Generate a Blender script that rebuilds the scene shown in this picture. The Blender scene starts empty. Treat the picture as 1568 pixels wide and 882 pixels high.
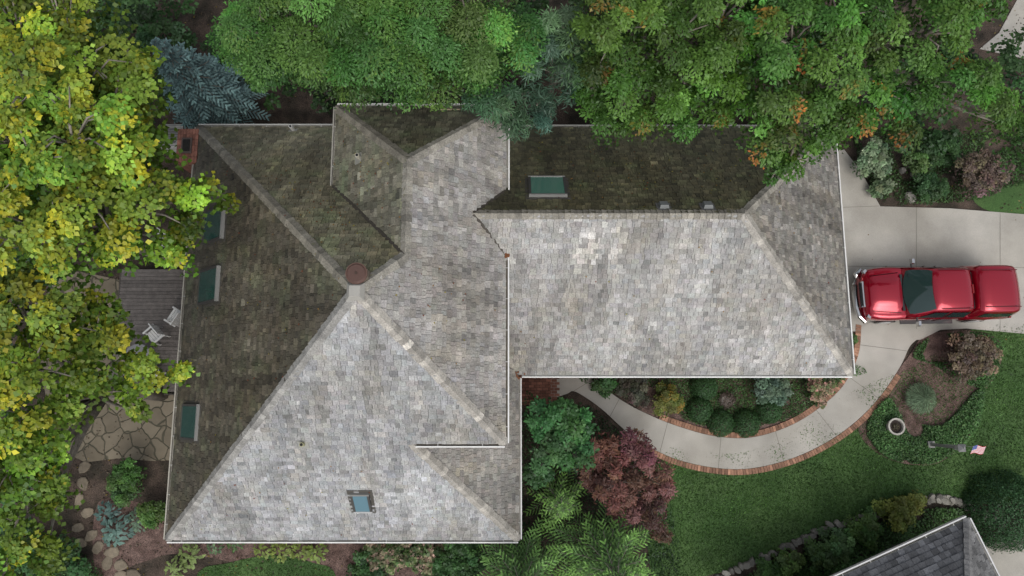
import bpy, math, random
import numpy as np
from mathutils import Vector, Matrix, noise
from mathutils.geometry import tessellate_polygon
rng=np.random.default_rng(7); random.seed(7)
H=26.0; T=math.radians(9); F=1046.0
CT,ST=math.cos(T),math.sin(T)
def ray(u,v):
    x=(u-784)/F; y=(441-v)/F
    return Vector((x, y*CT+ST, y*ST-CT))
def G(u,v,z=0.0):
    d=ray(u,v); s=(H-z)/(-d.z)
    return Vector((d.x*s,d.y*s,z))
def RP(u,v,p0,n):
    d=ray(u,v); o=Vector((0,0,H)); t=(p0-o).dot(n)/d.dot(n)
    return o+d*t
col=bpy.context.scene.collection
def link(o,parent=None):
    col.objects.link(o)
    if parent: o.parent=parent
    return o
def empty(name):
    e=bpy.data.objects.new(name,None); return link(e)

# ---------------------------------------------------------------- materials
def newmat(name):
    m=bpy.data.materials.new(name); m.use_nodes=True
    nt=m.node_tree; nt.nodes.clear()
    return m,nt,nt.nodes,nt.links
def mat(name,c=(.3,.3,.3),rough=.7,var=.3,scale=3.0,bump=.0,bscale=40,attr=False,metal=0,coat=0,spec=.4,c2=None,fine=.15,fscale=60):
    m,nt,N,L=newmat(name)
    out=N.new('ShaderNodeOutputMaterial'); p=N.new('ShaderNodeBsdfPrincipled')
    L.new(p.outputs[0],out.inputs[0])
    p.inputs['Roughness'].default_value=rough; p.inputs['Metallic'].default_value=metal
    p.inputs['Specular IOR Level'].default_value=spec; p.inputs['Coat Weight'].default_value=coat
    p.inputs['Coat Roughness'].default_value=.03
    tc=N.new('ShaderNodeTexCoord')
    if var==0 and fine==0:
        if attr:
            a=N.new('ShaderNodeAttribute'); a.attribute_name='Col'; L.new(a.outputs['Color'],p.inputs['Base Color'])
        else: p.inputs['Base Color'].default_value=(*c,1)
        return m
    n1=N.new('ShaderNodeTexNoise'); n1.inputs['Scale'].default_value=scale; n1.inputs['Detail'].default_value=5
    L.new(tc.outputs['Object'],n1.inputs['Vector'])
    n2=N.new('ShaderNodeTexNoise'); n2.inputs['Scale'].default_value=fscale; n2.inputs['Detail'].default_value=2
    L.new(tc.outputs['Object'],n2.inputs['Vector'])
    def rng_(node,amt):
        r=N.new('ShaderNodeMapRange'); r.inputs[1].default_value=.3; r.inputs[2].default_value=.7
        r.inputs[3].default_value=1-amt; r.inputs[4].default_value=1+amt
        L.new(node.outputs['Fac'],r.inputs[0]); return r
    r1=rng_(n1,var); r2=rng_(n2,fine)
    mul=N.new('ShaderNodeMath'); mul.operation='MULTIPLY'; L.new(r1.outputs[0],mul.inputs[0]); L.new(r2.outputs[0],mul.inputs[1])
    vm=N.new('ShaderNodeVectorMath'); vm.operation='SCALE'; L.new(mul.outputs[0],vm.inputs['Scale'])
    if attr:
        a=N.new('ShaderNodeAttribute'); a.attribute_name='Col'; L.new(a.outputs['Color'],vm.inputs[0])
    elif c2:
        n3=N.new('ShaderNodeTexNoise'); n3.inputs['Scale'].default_value=scale*.6; n3.inputs['Detail'].default_value=6
        L.new(tc.outputs['Object'],n3.inputs['Vector'])
        cr=N.new('ShaderNodeValToRGB'); cr.color_ramp.elements[0].position=.4; cr.color_ramp.elements[1].position=.6
        cr.color_ramp.elements[0].color=(*c,1); cr.color_ramp.elements[1].color=(*c2,1)
        L.new(n3.outputs['Fac'],cr.inputs[0]); L.new(cr.outputs[0],vm.inputs[0])
    else: vm.inputs[0].default_value=c
    L.new(vm.outputs[0],p.inputs['Base Color'])
    if bump>0:
        nb=N.new('ShaderNodeTexNoise'); nb.inputs['Scale'].default_value=bscale; nb.inputs['Detail'].default_value=3
        L.new(tc.outputs['Object'],nb.inputs['Vector'])
        b=N.new('ShaderNodeBump'); b.inputs['Strength'].default_value=bump; b.inputs['Distance'].default_value=.03
        L.new(nb.outputs['Fac'],b.inputs['Height']); L.new(b.outputs[0],p.inputs['Normal'])
    return m
def leafmat(name,trans=.25):
    m,nt,N,L=newmat(name)
    out=N.new('ShaderNodeOutputMaterial'); p=N.new('ShaderNodeBsdfDiffuse'); t=N.new('ShaderNodeBsdfTranslucent'); mx=N.new('ShaderNodeMixShader')
    a=N.new('ShaderNodeAttribute'); a.attribute_name='Col'
    L.new(a.outputs['Color'],p.inputs['Color']); L.new(a.outputs['Color'],t.inputs['Color'])
    mx.inputs[0].default_value=trans; L.new(p.outputs[0],mx.inputs[1]); L.new(t.outputs[0],mx.inputs[2])
    g=N.new('ShaderNodeBsdfGlossy'); g.inputs['Roughness'].default_value=.4; g.inputs['Color'].default_value=(.9,.95,1,1)
    m2=N.new('ShaderNodeMixShader'); m2.inputs[0].default_value=.016; L.new(mx.outputs[0],m2.inputs[1]); L.new(g.outputs[0],m2.inputs[2]); L.new(m2.outputs[0],out.inputs[0])
    return m
def flagmat():
    m,nt,N,L=newmat('flagstone')
    out=N.new('ShaderNodeOutputMaterial'); p=N.new('ShaderNodeBsdfPrincipled'); L.new(p.outputs[0],out.inputs[0])
    tc=N.new('ShaderNodeTexCoord')
    dn=N.new('ShaderNodeTexNoise'); dn.inputs['Scale'].default_value=1.2; L.new(tc.outputs['Object'],dn.inputs['Vector'])
    sc_=N.new('ShaderNodeVectorMath'); sc_.operation='SCALE'; sc_.inputs['Scale'].default_value=.5; L.new(dn.outputs['Color'],sc_.inputs[0])
    av=N.new('ShaderNodeVectorMath'); av.operation='ADD'; L.new(tc.outputs['Object'],av.inputs[0]); L.new(sc_.outputs[0],av.inputs[1])
    v=N.new('ShaderNodeTexVoronoi'); v.feature='DISTANCE_TO_EDGE'; v.inputs['Scale'].default_value=1.75
    v2=N.new('ShaderNodeTexVoronoi'); v2.inputs['Scale'].default_value=1.75
    n=N.new('ShaderNodeTexNoise'); n.inputs['Scale'].default_value=3; n.inputs['Detail'].default_value=8
    L.new(av.outputs[0],v.inputs['Vector']);L.new(av.outputs[0],v2.inputs['Vector']); L.new(tc.outputs['Object'],n.inputs['Vector'])
    cr=N.new('ShaderNodeValToRGB'); cr.color_ramp.elements[0].color=(.10,.082,.055,1); cr.color_ramp.elements[1].color=(.23,.195,.14,1)
    sep=N.new('ShaderNodeSeparateColor'); L.new(v2.outputs['Color'],sep.inputs[0]); 
    ad=N.new('ShaderNodeMath'); ad.operation='ADD'; L.new(sep.outputs[0],ad.inputs[0]); L.new(n.outputs['Fac'],ad.inputs[1])
    mu=N.new('ShaderNodeMath'); mu.operation='MULTIPLY'; mu.inputs[1].default_value=.6; L.new(ad.outputs[0],mu.inputs[0]); L.new(mu.outputs[0],cr.inputs[0])
    edge=N.new('ShaderNodeMapRange'); edge.inputs[1].default_value=.012; edge.inputs[2].default_value=.05; L.new(v.outputs['Distance'],edge.inputs[0])
    mx=N.new('ShaderNodeMix'); mx.data_type='RGBA'; L.new(edge.outputs[0],mx.inputs[0]); mx.inputs[6].default_value=(.065,.06,.038,1); L.new(cr.outputs[0],mx.inputs[7])
    L.new(mx.outputs[2],p.inputs['Base Color']); p.inputs['Roughness'].default_value=.8
    b=N.new('ShaderNodeBump'); b.inputs['Distance'].default_value=.02; L.new(edge.outputs[0],b.inputs['Height']); L.new(b.outputs[0],p.inputs['Normal'])
    return m
M_tile=mat('roof_shingle',attr=True,rough=.6,var=.2,scale=3.2,fine=.28,fscale=26,bump=.3,bscale=55,spec=.45)
M_paint=mat('attr_paint',attr=True,rough=.6,var=.08,scale=2,fine=.05)
M_gloss=mat('attr_gloss',attr=True,rough=.25,var=.0,scale=2,fine=.0,spec=.5)
M_stone=mat('attr_stone',attr=True,rough=.85,var=.2,scale=6,fine=.2,bump=.4,bscale=25)
M_bark=mat('bark',c=(.20,.18,.15),rough=.9,var=.35,scale=5,bump=.6,bscale=20)
M_leaf=leafmat('leaves'); M_need=leafmat('needles',.15)
M_soil=mat('mulch_soil',c=(.034,.028,.020),c2=(.08,.058,.045),rough=.95,var=.35,scale=2.2,fine=.5,fscale=26,bump=.9,bscale=22)
M_mulch=mat('mulch',c=(.095,.06,.05),c2=(.15,.10,.085),rough=.95,var=.3,scale=4,fine=.5,fscale=30,bump=.9,bscale=28)
M_lawn=mat('lawn_grass',c=(.046,.100,.026),c2=(.066,.125,.036),rough=.9,var=.2,scale=.9,fine=.35,fscale=35,bump=.5,bscale=50)
M_conc=mat('concrete',c=(.36,.34,.30),c2=(.42,.40,.36),rough=.85,var=.15,scale=.8,fine=.10,fscale=50,bump=.1,bscale=80)
M_wall=mat('brick_wall',c=(.25,.12,.085),rough=.85,var=.2,scale=6,fine=.25,fscale=18)
M_red=mat('car_paint',c=(.34,.003,.02),rough=.2,var=0,fine=0,metal=.55,coat=1,spec=.4)
M_glass=mat('dark_glass',c=(.02,.035,.035),rough=.04,var=0,fine=0,spec=.9)
M_wind=mat('windscreen_glass',c=(.022,.045,.042),rough=.03,var=0,fine=0,spec=.8)
M_sky=mat('skylight_glass',c=(.09,.22,.17),rough=.06,var=0,fine=0,spec=.9)
M_skyb=mat('skylight_glass_blue',c=(.12,.22,.27),rough=.06,var=0,fine=0,spec=.9)
M_skyd=mat('skylight_glass_dark',c=(.03,.085,.075),rough=.06,var=0,fine=0,spec=.6)
M_chrome=mat('chrome',c=(.6,.6,.6),rough=.15,var=0,fine=0,metal=1)

# ---------------------------------------------------------------- mesh helpers
class Acc:
    def __init__(s): s.v=[];s.f=[];s.c=[]
    def add(s,vs,fs,c=(.5,.5,.5)):
        b=len(s.v); s.v.extend([tuple(x) for x in vs]); s.f.extend([tuple(i+b for i in f) for f in fs]); s.c.extend([tuple(c)]*len(vs))
    def box(s,c,size,c0=(.5,.5,.5),ax=None,rz=0,taper=1.0):
        c=Vector(c); hx,hy,hz=[q/2 for q in size]
        if ax is None:
            ax=(Vector((math.cos(rz),math.sin(rz),0)),Vector((-math.sin(rz),math.cos(rz),0)),Vector((0,0,1)))
        vs=[]
        for k in (-1,1):
            tp=taper if k>0 else 1
            for i,j in ((-1,-1),(1,-1),(1,1),(-1,1)):
                vs.append(c+ax[0]*(i*hx*tp)+ax[1]*(j*hy*tp)+ax[2]*(k*hz))
        s.add(vs,[(3,2,1,0),(4,5,6,7),(0,1,5,4),(1,2,6,5),(2,3,7,6),(3,0,4,7)],c0)
    def tube(s,pts,rad,n=7,c=(.5,.5,.5),cap=True):
        pts=[Vector(p) for p in pts]; vs=[];fs=[]
        for i,p in enumerate(pts):
            d=(pts[min(i+1,len(pts)-1)]-pts[max(i-1,0)]).normalized()
            a=d.cross(Vector((0.31,.95,.05))); 
            if a.length<.05: a=d.cross(Vector((1,0,0)))
            a.normalize(); b=d.cross(a)
            for k in range(n):
                t=2*math.pi*k/n; vs.append(p+(a*math.cos(t)+b*math.sin(t))*rad[i])
        for i in range(len(pts)-1):
            for k in range(n):
                fs.append((i*n+k,i*n+(k+1)%n,(i+1)*n+(k+1)%n,(i+1)*n+k))
        if cap: fs.append(tuple(range((len(pts)-1)*n,len(pts)*n))); fs.append(tuple(range(n-1,-1,-1)))
        s.add(vs,fs,c)
    def build(s,name,m,parent=None,smooth=False):
        me=bpy.data.meshes.new(name); me.from_pydata(s.v,[],s.f)
        a=me.attributes.new('Col','FLOAT_COLOR','POINT')
        cc=np.ones((len(s.v),4),np.float32); cc[:,:3]=np.array(s.c,np.float32).reshape(-1,3); a.data.foreach_set('color',cc.ravel())
        me.materials.append(m)
        if smooth: me.polygons.foreach_set('use_smooth',[True]*len(me.polygons))
        me.update(); return link(bpy.data.objects.new(name,me),parent)
def cyl(acc,c,r,h,n=20,col_=(.5,.5,.5),r2=None):
    c=Vector(c); acc.tube([c,c+Vector((0,0,h))],[r,r if r2 is None else r2],n,col_)
def nrm(a): return a/np.maximum(np.linalg.norm(a,axis=-1,keepdims=True),1e-9)
class Leaves:
    def __init__(s): s.V=[];s.C=[]
    def add(s,C,N,size,asp,color,D=None,fold=.1):
        C=np.asarray(C,float); n=len(C)
        if n==0:return
        N=nrm(np.asarray(N,float))
        if D is None: D=rng.normal(size=(n,3))
        b=nrm(np.cross(N,D)); t=np.cross(b,N)
        sz=np.broadcast_to(np.asarray(size,float),(n,))[:,None]
        v=np.stack([C-t*sz*.5, C-t*sz*.06+b*sz*asp*.5+N*sz*fold, C+t*sz*.5-N*sz*.05, C-t*sz*.06-b*sz*asp*.5+N*sz*fold],1)
        s.V.append(v); s.C.append(np.repeat(np.clip(np.asarray(color,float),0,1).reshape(-1,1,3)*np.ones((n,1,1)),4,1))
    def build(s,name,m,parent=None):
        V=np.concatenate(s.V).reshape(-1,3).astype(np.float32); C=np.concatenate(s.C).reshape(-1,3)
        n=len(V)//4; me=bpy.data.meshes.new(name)
        me.vertices.add(n*4); me.loops.add(n*4); me.polygons.add(n)
        me.vertices.foreach_set('co',V.ravel()); me.loops.foreach_set('vertex_index',np.arange(n*4,dtype=np.int32))
        me.polygons.foreach_set('loop_start',np.arange(0,n*4,4,dtype=np.int32))
        me.update(calc_edges=True)
        a=me.attributes.new('Col','FLOAT_COLOR','POINT'); cc=np.ones((n*4,4),np.float32); cc[:,:3]=C; a.data.foreach_set('color',cc.ravel())
        me.materials.append(m); return link(bpy.data.objects.new(name,me),parent)
def catmull(P,closed=True,k=6):
    n=len(P);out=[]
    for i in range(n if closed else n-1):
        if closed: a,b,c,d=[P[(i+j)%n] for j in (-1,0,1,2)]
        else: a,b,c,d=P[max(i-1,0)],P[i],P[i+1],P[min(i+2,n-1)]
        for j in range(k):
            t=j/k; out.append(.5*((2*b)+(c-a)*t+(2*a-5*b+4*c-d)*t*t+(3*b-a-3*c+d)*t**3))
    if not closed: out.append(P[-1])
    return out
def flat(name,pts,z,m,smooth=False,parent=None,thick=0):
    P=[G(u,v,z) for u,v in pts]
    if smooth: P=catmull(P)
    return flatw(name,P,z,m,parent,thick)
def flatw(name,P,z,m,parent=None,thick=0):
    P=[Vector((p.x,p.y,z)) for p in P]
    tri=tessellate_polygon([P]); a=Acc()
    nv=len(P); vs=list(P); fs=[]
    for t in tri:
        n=(P[t[1]]-P[t[0]]).cross(P[t[2]]-P[t[0]])
        fs.append(tuple(t) if n.z>0 else (t[0],t[2],t[1]))
    if thick:
        vs+= [p-Vector((0,0,thick)) for p in P]
        for i in range(nv): j=(i+1)%nv; fs.append((i,j,j+nv,i+nv))
    a.add(vs,fs); return a.build(name,m,parent)
def inpoly(X,Y,P):
    r=np.zeros(len(X),bool); n=len(P)
    for i in range(n):
        a=P[i];b=P[(i+1)%n]
        c=((a.y>Y)!=(b.y>Y)); 
        xs=(b.x-a.x)*(Y-a.y)/((b.y-a.y) if abs(b.y-a.y)>1e-9 else 1e-9)+a.x
        r^=c&(X<xs)
    return r
def rpoly(P,n):
    xs=[p.x for p in P]; ys=[p.y for p in P]; X=np.zeros(0);Y=np.zeros(0)
    while len(X)<n:
        x=rng.uniform(min(xs),max(xs),n); y=rng.uniform(min(ys),max(ys),n); k=inpoly(x,y,P)
        X=np.concatenate([X,x[k]]);Y=np.concatenate([Y,y[k]])
    return X[:n],Y[:n]

# ---------------------------------------------------------------- foliage generators
def lobe(L,c,R,base,alt=None,palt=0.,ls=.12,asp=.8,cr=.42,lai=2.3,K=7,fl=.55,vj=.22,cover_=1.15,zj=.38,droop=.55,fill=1.0):
    """bough = several separate leaf tufts (short radiating shoots) over a sparse darker inner layer"""
    c=np.array(c,float); cr=min(cr,R*.75); n=max(2,int(cover_*R*R/(cr*cr)))
    i=np.arange(n); rr=np.sqrt((i+.5)/n)*(R-cr*.45)*rng.uniform(.85,1.1,n); th=i*2.39996+rng.random()*6.28+rng.normal(size=n)*.3
    Pc=c+np.stack([rr*np.cos(th),rr*np.sin(th),fl*R*(np.sqrt(np.maximum(0,1-(rr/R)**2))-.6)+rng.normal(size=n)*zj],1)
    rad=cr*rng.uniform(.65,1.25,n)
    m=max(12,int(lai*math.pi*cr*cr/(ls*ls*asp*.5)))
    k=rng.integers(0,K,(n,m)); a0=rng.random((n,1))*6.28
    sl=.65+.5*rng.random((n,K)); slk=np.take_along_axis(sl,k,1)
    t=rng.random((n,m))**.6; ang=a0+k*2*math.pi/K+rng.normal(size=(n,m))*.16
    d=np.stack([np.cos(ang),np.sin(ang),np.zeros((n,m))],-1); p=np.stack([-d[...,1],d[...,0],d[...,2]],-1)
    r=t*rad[:,None]*slk; w=rng.normal(size=(n,m))*.07*(1+1.2*t)*(cr/.42)
    pos=Pc[:,None]+d*r[...,None]+p*w[...,None]
    pos[...,2]+=rad[:,None]*(.28*(1-t)-droop*t*t)+rng.normal(size=(n,m))*.03*(cr/.42)+ (k%2)*.10*cr
    N=np.array([0,0,1.])+.55*d*(t)[...,None]+rng.normal(size=(n,m,3))*.33
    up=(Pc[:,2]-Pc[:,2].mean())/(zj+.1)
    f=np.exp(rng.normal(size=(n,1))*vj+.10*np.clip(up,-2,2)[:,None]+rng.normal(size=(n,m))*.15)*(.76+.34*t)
    colr=np.array(base)[None,None]*np.ones((n,m,1))*np.exp(rng.normal(size=(n,1,3))*.06)
    if alt is not None:
        sh=(rng.random((n,K))<palt*rng.uniform(0,2.2,(n,1)))*rng.uniform(.25,.95,(n,K))
        y=np.take_along_axis(sh,k,1)*(.35+.75*t)*rng.uniform(.5,1.2,(n,m))+np.abs(rng.normal(size=(n,m)))*palt*.4; y=np.clip(y,0,1)
        colr=colr*(1-y[...,None])+np.array(alt)*y[...,None]
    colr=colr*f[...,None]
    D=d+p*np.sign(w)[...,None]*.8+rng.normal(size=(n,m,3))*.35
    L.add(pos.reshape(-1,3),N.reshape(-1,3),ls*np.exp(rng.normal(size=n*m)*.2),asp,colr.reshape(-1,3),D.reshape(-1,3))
    if fill>0:
        lf=ls*1.3; q=int(fill*1.1*math.pi*R*R/(lf*lf*asp*.5)*.6)
        a=rng.random(q)*6.28; r=R*.95*np.sqrt(rng.random(q)); z=c[2]-R*.2-rng.random(q)*.9*R
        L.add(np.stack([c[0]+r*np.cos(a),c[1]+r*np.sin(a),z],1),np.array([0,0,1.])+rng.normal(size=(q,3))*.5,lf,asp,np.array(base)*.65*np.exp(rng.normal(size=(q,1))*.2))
    return Pc
def tree(name,base,lobes,color,alt=None,palt=0,trunk_r=.22,fork=.45,lvar=.15,lift=-.1,**k):
    e=empty(name); L=Leaves(); A=Acc(); base=Vector(base)
    zt=np.mean([l[2] for l in lobes]); fk=Vector((base.x,base.y,zt*fork))
    A.tube([base,base+Vector((.05,.03,zt*fork*.5)),fk],[trunk_r*1.25,trunk_r,trunk_r*.85],9)
    for l in lobes:
        c=G(l[0],l[1],l[2]); cc=np.array(color)*np.exp(rng.normal(size=3)*[lvar*.6,lvar*.4,lvar*.5])*math.exp(rng.normal()*lvar)
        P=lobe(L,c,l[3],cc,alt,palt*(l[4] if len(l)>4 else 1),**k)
        end=c+Vector((0,0,lift*l[3])); mid=fk.lerp(end,.5)+Vector((0,0,.25*(end-fk).length*.4))
        pts=[fk-Vector((0,0,.3)),fk.lerp(mid,.5)+Vector((0,0,.05)),mid,mid.lerp(end,.5)+Vector((0,0,.05)),end]
        A.tube(pts,[trunk_r*.45,trunk_r*.36,trunk_r*.27,trunk_r*.18,trunk_r*.1],6)
        for q in P:
            q=Vector(q)+Vector((0,0,max(0,lift)*.5)); A.tube([mid.lerp(end,.7),end.lerp(q,.5),q],[trunk_r*.14,trunk_r*.09,.014],4,cap=False)
    L.build('crown',M_leaf,e); A.build('trunk_and_limbs',M_bark,e,True)
    return e
def conifer(name,u,v,top,R,color,z0=.4,nl=22,nb=9,need=.11,m=150,tip=(1.25,1.25,1.1),wn=.36,lift=.28,fr=.34):
    e=empty(name); c=G(u,v,top); L=Leaves(); A=Acc(); A.tube([(c.x,c.y,0),(c.x,c.y,top)],[.16,.02],8)
    for k in range(nl):
        f=k/(nl-1); z=z0+(top-z0)*f; r=R*(1-f)**.85+.14
        nbb=nb if f<.85 else 6
        for j in range(nbb):
            th=2*math.pi*(j+rng.random()*.6)/nbb+k*1.3; rr=r*rng.uniform(.72,1.12)
            mm=int(m*max(.3,rr/R))
            dr=np.array([math.cos(th),math.sin(th),0]); pe=np.array([-dr[1],dr[0],0])
            ns=max(4,int(rr/.14)); s=(np.floor(rng.random(mm)**.75*ns)+.5)/ns; t=rng.random(mm); sd=np.where(rng.random(mm)<.5,1,-1)
            tl=fr*rr*(1.05-s)+.08
            td=nrm(dr*.8+pe*sd[:,None]*.75)
            pos=np.array([c.x,c.y,z])+dr*(s*rr)[:,None]+td*(t*tl)[:,None]
            pos[:,2]+=rr*(lift*(1-f)*s-.36*s*s)-.14*t*tl+rng.normal(size=mm)*.012
            A_=np.exp(rng.normal(size=mm)*.13)*math.exp(rng.normal()*.15)
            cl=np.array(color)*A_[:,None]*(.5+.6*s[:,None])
            tp=(s>.8)|(t>.7); cl[tp]*=np.array(tip)
            L.add(pos,np.array([0,0,1.])+rng.normal(size=(mm,3))*.35,need,wn,cl,td+rng.normal(size=(mm,3))*.3)
            A.tube([(c.x,c.y,z),np.array([c.x,c.y,z-.0])+dr*rr*.8],[.02,.006],4,cap=False)
    L.build('needles',M_need,e); A.build('trunk',M_bark,e); return e
def dome(L,c,R,h,color,n=900,ls=.06,asp=.7,vj=.2,rough=.12,alt=None,palt=0):
    d=nrm(rng.normal(size=(n,3))); d[:,2]=np.abs(d[:,2])
    w=1+rough*np.sin(d[:,0]*7+rng.random()*6)*np.sin(d[:,1]*8+rng.random()*6)+rng.normal(size=n)*rough*.5
    P=np.array(c)+d*np.array([R,R,h])*(w*(1-.3*rng.random(n)**3))[:,None]
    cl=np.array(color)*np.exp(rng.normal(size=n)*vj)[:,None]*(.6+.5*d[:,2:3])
    if alt is not None:
        k=rng.random(n)<palt; cl[k]=np.array(alt)*np.exp(rng.normal(size=k.sum())*.15)[:,None]
    L.add(P,d+np.array([0,0,.4])+rng.normal(size=(n,3))*.4,ls*np.exp(rng.normal(size=n)*.2),asp,cl)
def shrub(name,u,v,Rpx,h,color,n=None,**k):
    c=G(u,v,h*.5); R=Rpx*(H-h*.5)/F; L=Leaves(); A=Acc(); e=empty(name)
    A.tube([(c.x,c.y,0),(c.x,c.y,h*.6)],[.05,.02],6)
    for i in range(5):
        t=i*1.26; A.tube([(c.x,c.y,.1),(c.x+R*.5*math.cos(t),c.y+R*.5*math.sin(t),h*.7)],[.025,.008],4)
    ls=k.get('ls',.06); nn=n or int(3.2*R*R*3.14/(ls*ls*.45))
    dome(L,(c.x,c.y,0),R,h,color,nn,**k)
    L.build('foliage',M_leaf,e); A.build('stems',M_bark,e)
def loose(name,u,v,Rpx,z,color,nlob=5,alt=None,palt=0,ls=.07,cr=.2,**k):
    c=G(u,v,z); R=Rpx*(H-z)/F; L=Leaves(); A=Acc(); e=empty(name)
    A.tube([(c.x,c.y,0),(c.x,c.y,z*.5)],[.07,.05],7)
    for i in range(nlob):
        t=i*2.4+u; r=R*.6*math.sqrt((i+.2)/nlob); q=Vector((c.x+r*math.cos(t),c.y+r*math.sin(t),z*rng.uniform(.85,1.05)-r*.25))
        lobe(L,q,R*.5,np.array(color)*math.exp(rng.normal()*.1),alt,palt,ls=ls,cr=cr,zj=.08,K=6,**k)
        A.tube([(c.x,c.y,z*.45),tuple(q)],[.035,.01],5)
    L.build('crown',M_leaf,e); A.build('stems',M_bark,e)
def hosta(name,u,v,Rpx,color,n=60,edge=None):
    c=G(u,v,.2); R=Rpx*25.8/F; L=Leaves(); 
    th=rng.random(n)*6.283; r=R*np.sqrt(rng.random(n))*.9
    d=np.stack([np.cos(th),np.sin(th),np.zeros(n)],1)
    P=np.array([c.x,c.y,.38])+d*r[:,None]; P[:,2]-=.25*(r/R)**2
    cl=np.array(color)*np.exp(rng.normal(size=n)*.25)[:,None]
    L.add(P,np.array([0,0,1.])+d*.6*(r/R)[:,None]+rng.normal(size=(n,3))*.22,R*.42*rng.uniform(.7,1.2,n),.55,cl,d+rng.normal(size=(n,3))*.3)
    L.build(name,M_leaf)
def cover(name,poly,n,ls,color,h=.15,alt=None,palt=0,asp=.6,thr=None,vj=.25,zup=.5,world=False,z0=.02):
    P=poly if world else catmull([G(u,v,0) for u,v in poly]); X,Y=rpoly(P,n)
    nz=np.array([noise.noise(Vector((x*.9,y*.9,3.3))) for x,y in zip(X,Y)])
    if thr is not None: k=nz>thr; X,Y,nz=X[k],Y[k],nz[k]
    n=len(X); Z=z0+h*rng.random(n)*(1+nz)
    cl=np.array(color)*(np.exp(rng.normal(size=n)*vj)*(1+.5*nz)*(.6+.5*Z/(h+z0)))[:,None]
    if alt is not None:
        k=rng.random(n)<palt; cl[k]=np.array(alt)*np.exp(rng.normal(size=k.sum())*.2)[:,None]
    L=Leaves(); L.add(np.stack([X,Y,Z],1),np.array([0,0,1.])+rng.normal(size=(n,3))*zup,ls*np.exp(rng.normal(size=n)*.2),asp,cl)
    return L.build(name,M_leaf)

# ---------------------------------------------------------------- ground layers
a=Acc(); a.add([(-400,-400,0),(400,-400,0),(400,400,0),(-400,400,0)],[(0,1,2,3)]); a.build('ground',M_soil)
lawnpx=[(1000,690),(1150,690),(1300,600),(1400,560),(1500,500),(1620,500),(1800,500),(1800,700),(1700,800),(1580,770),(1500,772),(1430,762),(1330,795),(1250,812),(1190,840),(1140,866),(1060,890),(1010,930),(990,800)]
flat('lawn',lawnpx,.02,M_lawn,True)
flat('back_lawn',[(300,884),(350,862),(420,850),(480,862),(515,884),(520,1000),(300,1000)],.02,M_lawn,True)
flat('side_lawn',[(1490,305),(1540,285),(1700,260),(1800,330),(1560,332)],.02,M_lawn,True)
bedpx=[(1392,545),(1420,512),(1500,508),(1535,530),(1525,575),(1500,610),(1490,660),(1445,705),(1400,712),(1350,698),(1318,668),(1318,640),(1350,600)]
flat('garden_bed',bedpx,.035,M_mulch,True)
flat('garden_mulch',[(150,770),(215,770),(300,800),(520,830),(640,835),(640,880),(540,900),(300,850),(220,860),(150,882)],.012,M_mulch,True)
flat('entry_mulch',[(890,570),(1300,570),(1318,520),(1290,590),(1205,655),(1095,668),(1000,640)],.014,M_mulch)
drv=[(1250,232),(1292,228),(1318,262),(1348,316),(1455,319),(1568,328),(1900,345),(1900,530),(1568,511),(1480,503),(1440,505),(1410,520),(1385,522),(1350,512),(1318,508),(1250,505)]
flat('driveway',drv,.05,M_conc)
outer=[(1418,512),(1395,528),(1378,562),(1345,610),(1305,650),(1255,683),(1200,706),(1140,718),(1080,714),(1020,697),(965,665),(920,625),(882,600),(868,603),(843,612)]
inner=[(1319,500),(1314,545),(1290,592),(1250,628),(1205,654),(1150,670),(1095,668),(1045,655),(1000,638),(955,615),(920,588),(905,560)]
O=catmull([G(u,v,.06) for u,v in outer],False); I=catmull([G(u,v,.06) for u,v in inner],False)
flatw('front_walkway',O+[G(843,545,.06)]+I[::-1]+[G(1360,480,.06)],.06,M_conc,None,.05)
J=Acc()
def joint(p,q,w=.016,z=.066,c=(.17,.16,.135)):
    d=(q-p).normalized(); s=Vector((-d.y,d.x,0))*w/2
    J.add([(p-s).to_tuple()[:2]+(z,),(q-s).to_tuple()[:2]+(z,),(q+s).to_tuple()[:2]+(z,),(p+s).to_tuple()[:2]+(z,)],[(0,1,2,3)],c)
for u0,v0,u1,v1 in [(1402,318,1402,505),(1530,326,1530,508),(1650,330,1650,512),(1290,408,1800,412),(1290,318,1345,316)]:
    joint(G(u0,v0),G(u1,v1),z=.056)
for t in (.1,.22,.33,.44,.55,.66,.77,.88):
    p=O[int(t*(len(O)-1))]; q=min(I,key=lambda w:(w-p).length); joint(p,q,z=.066)
J.build('pavement_joints',M_paint)
def bricks(name,line,s0,s1,off,side):
    B=Acc(); L_=[0]
    for i in range(1,len(line)): L_.append(L_[-1]+(line[i]-line[i-1]).length)
    s=L_[-1]*s0
    while s<L_[-1]*s1:
        i=max(j for j in range(len(L_)) if L_[j]<=s); i=min(i,len(line)-2)
        d=(line[i+1]-line[i]).normalized(); p=line[i]+d*(s-L_[i]); n=Vector((-d.y,d.x,0))*side
        c=p+n*off; g=math.exp(rng.normal()*.25)
        B.box((c.x,c.y,.035),(.098,.2,.07+rng.uniform(0,.012)),tuple(np.array((.29,.16,.105))*g),rz=math.atan2(d.y,d.x)+rng.normal()*.03)
        s+=.11
    B.build(name,M_stone)
bricks('brick_edging',O,.12,.80,.11,1)
bricks('brick_edging',I,.0,.75,.11,-1)
B=Acc(); p0=G(796,565); p1=G(843,618)
nx=int((p1.x-p0.x)/.215)+1; ny=int((p0.y-p1.y)/.105)+1
for i in range(nx+1):
    for j in range(ny):
        B.box((p0.x+i*.215+(j%2)*.1,p1.y+j*.107,.04),(.2,.095,.08),tuple(np.array((.22,.10,.07))*math.exp(rng.normal()*.25)))
B.build('brick_entry_paving',M_stone)
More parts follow.
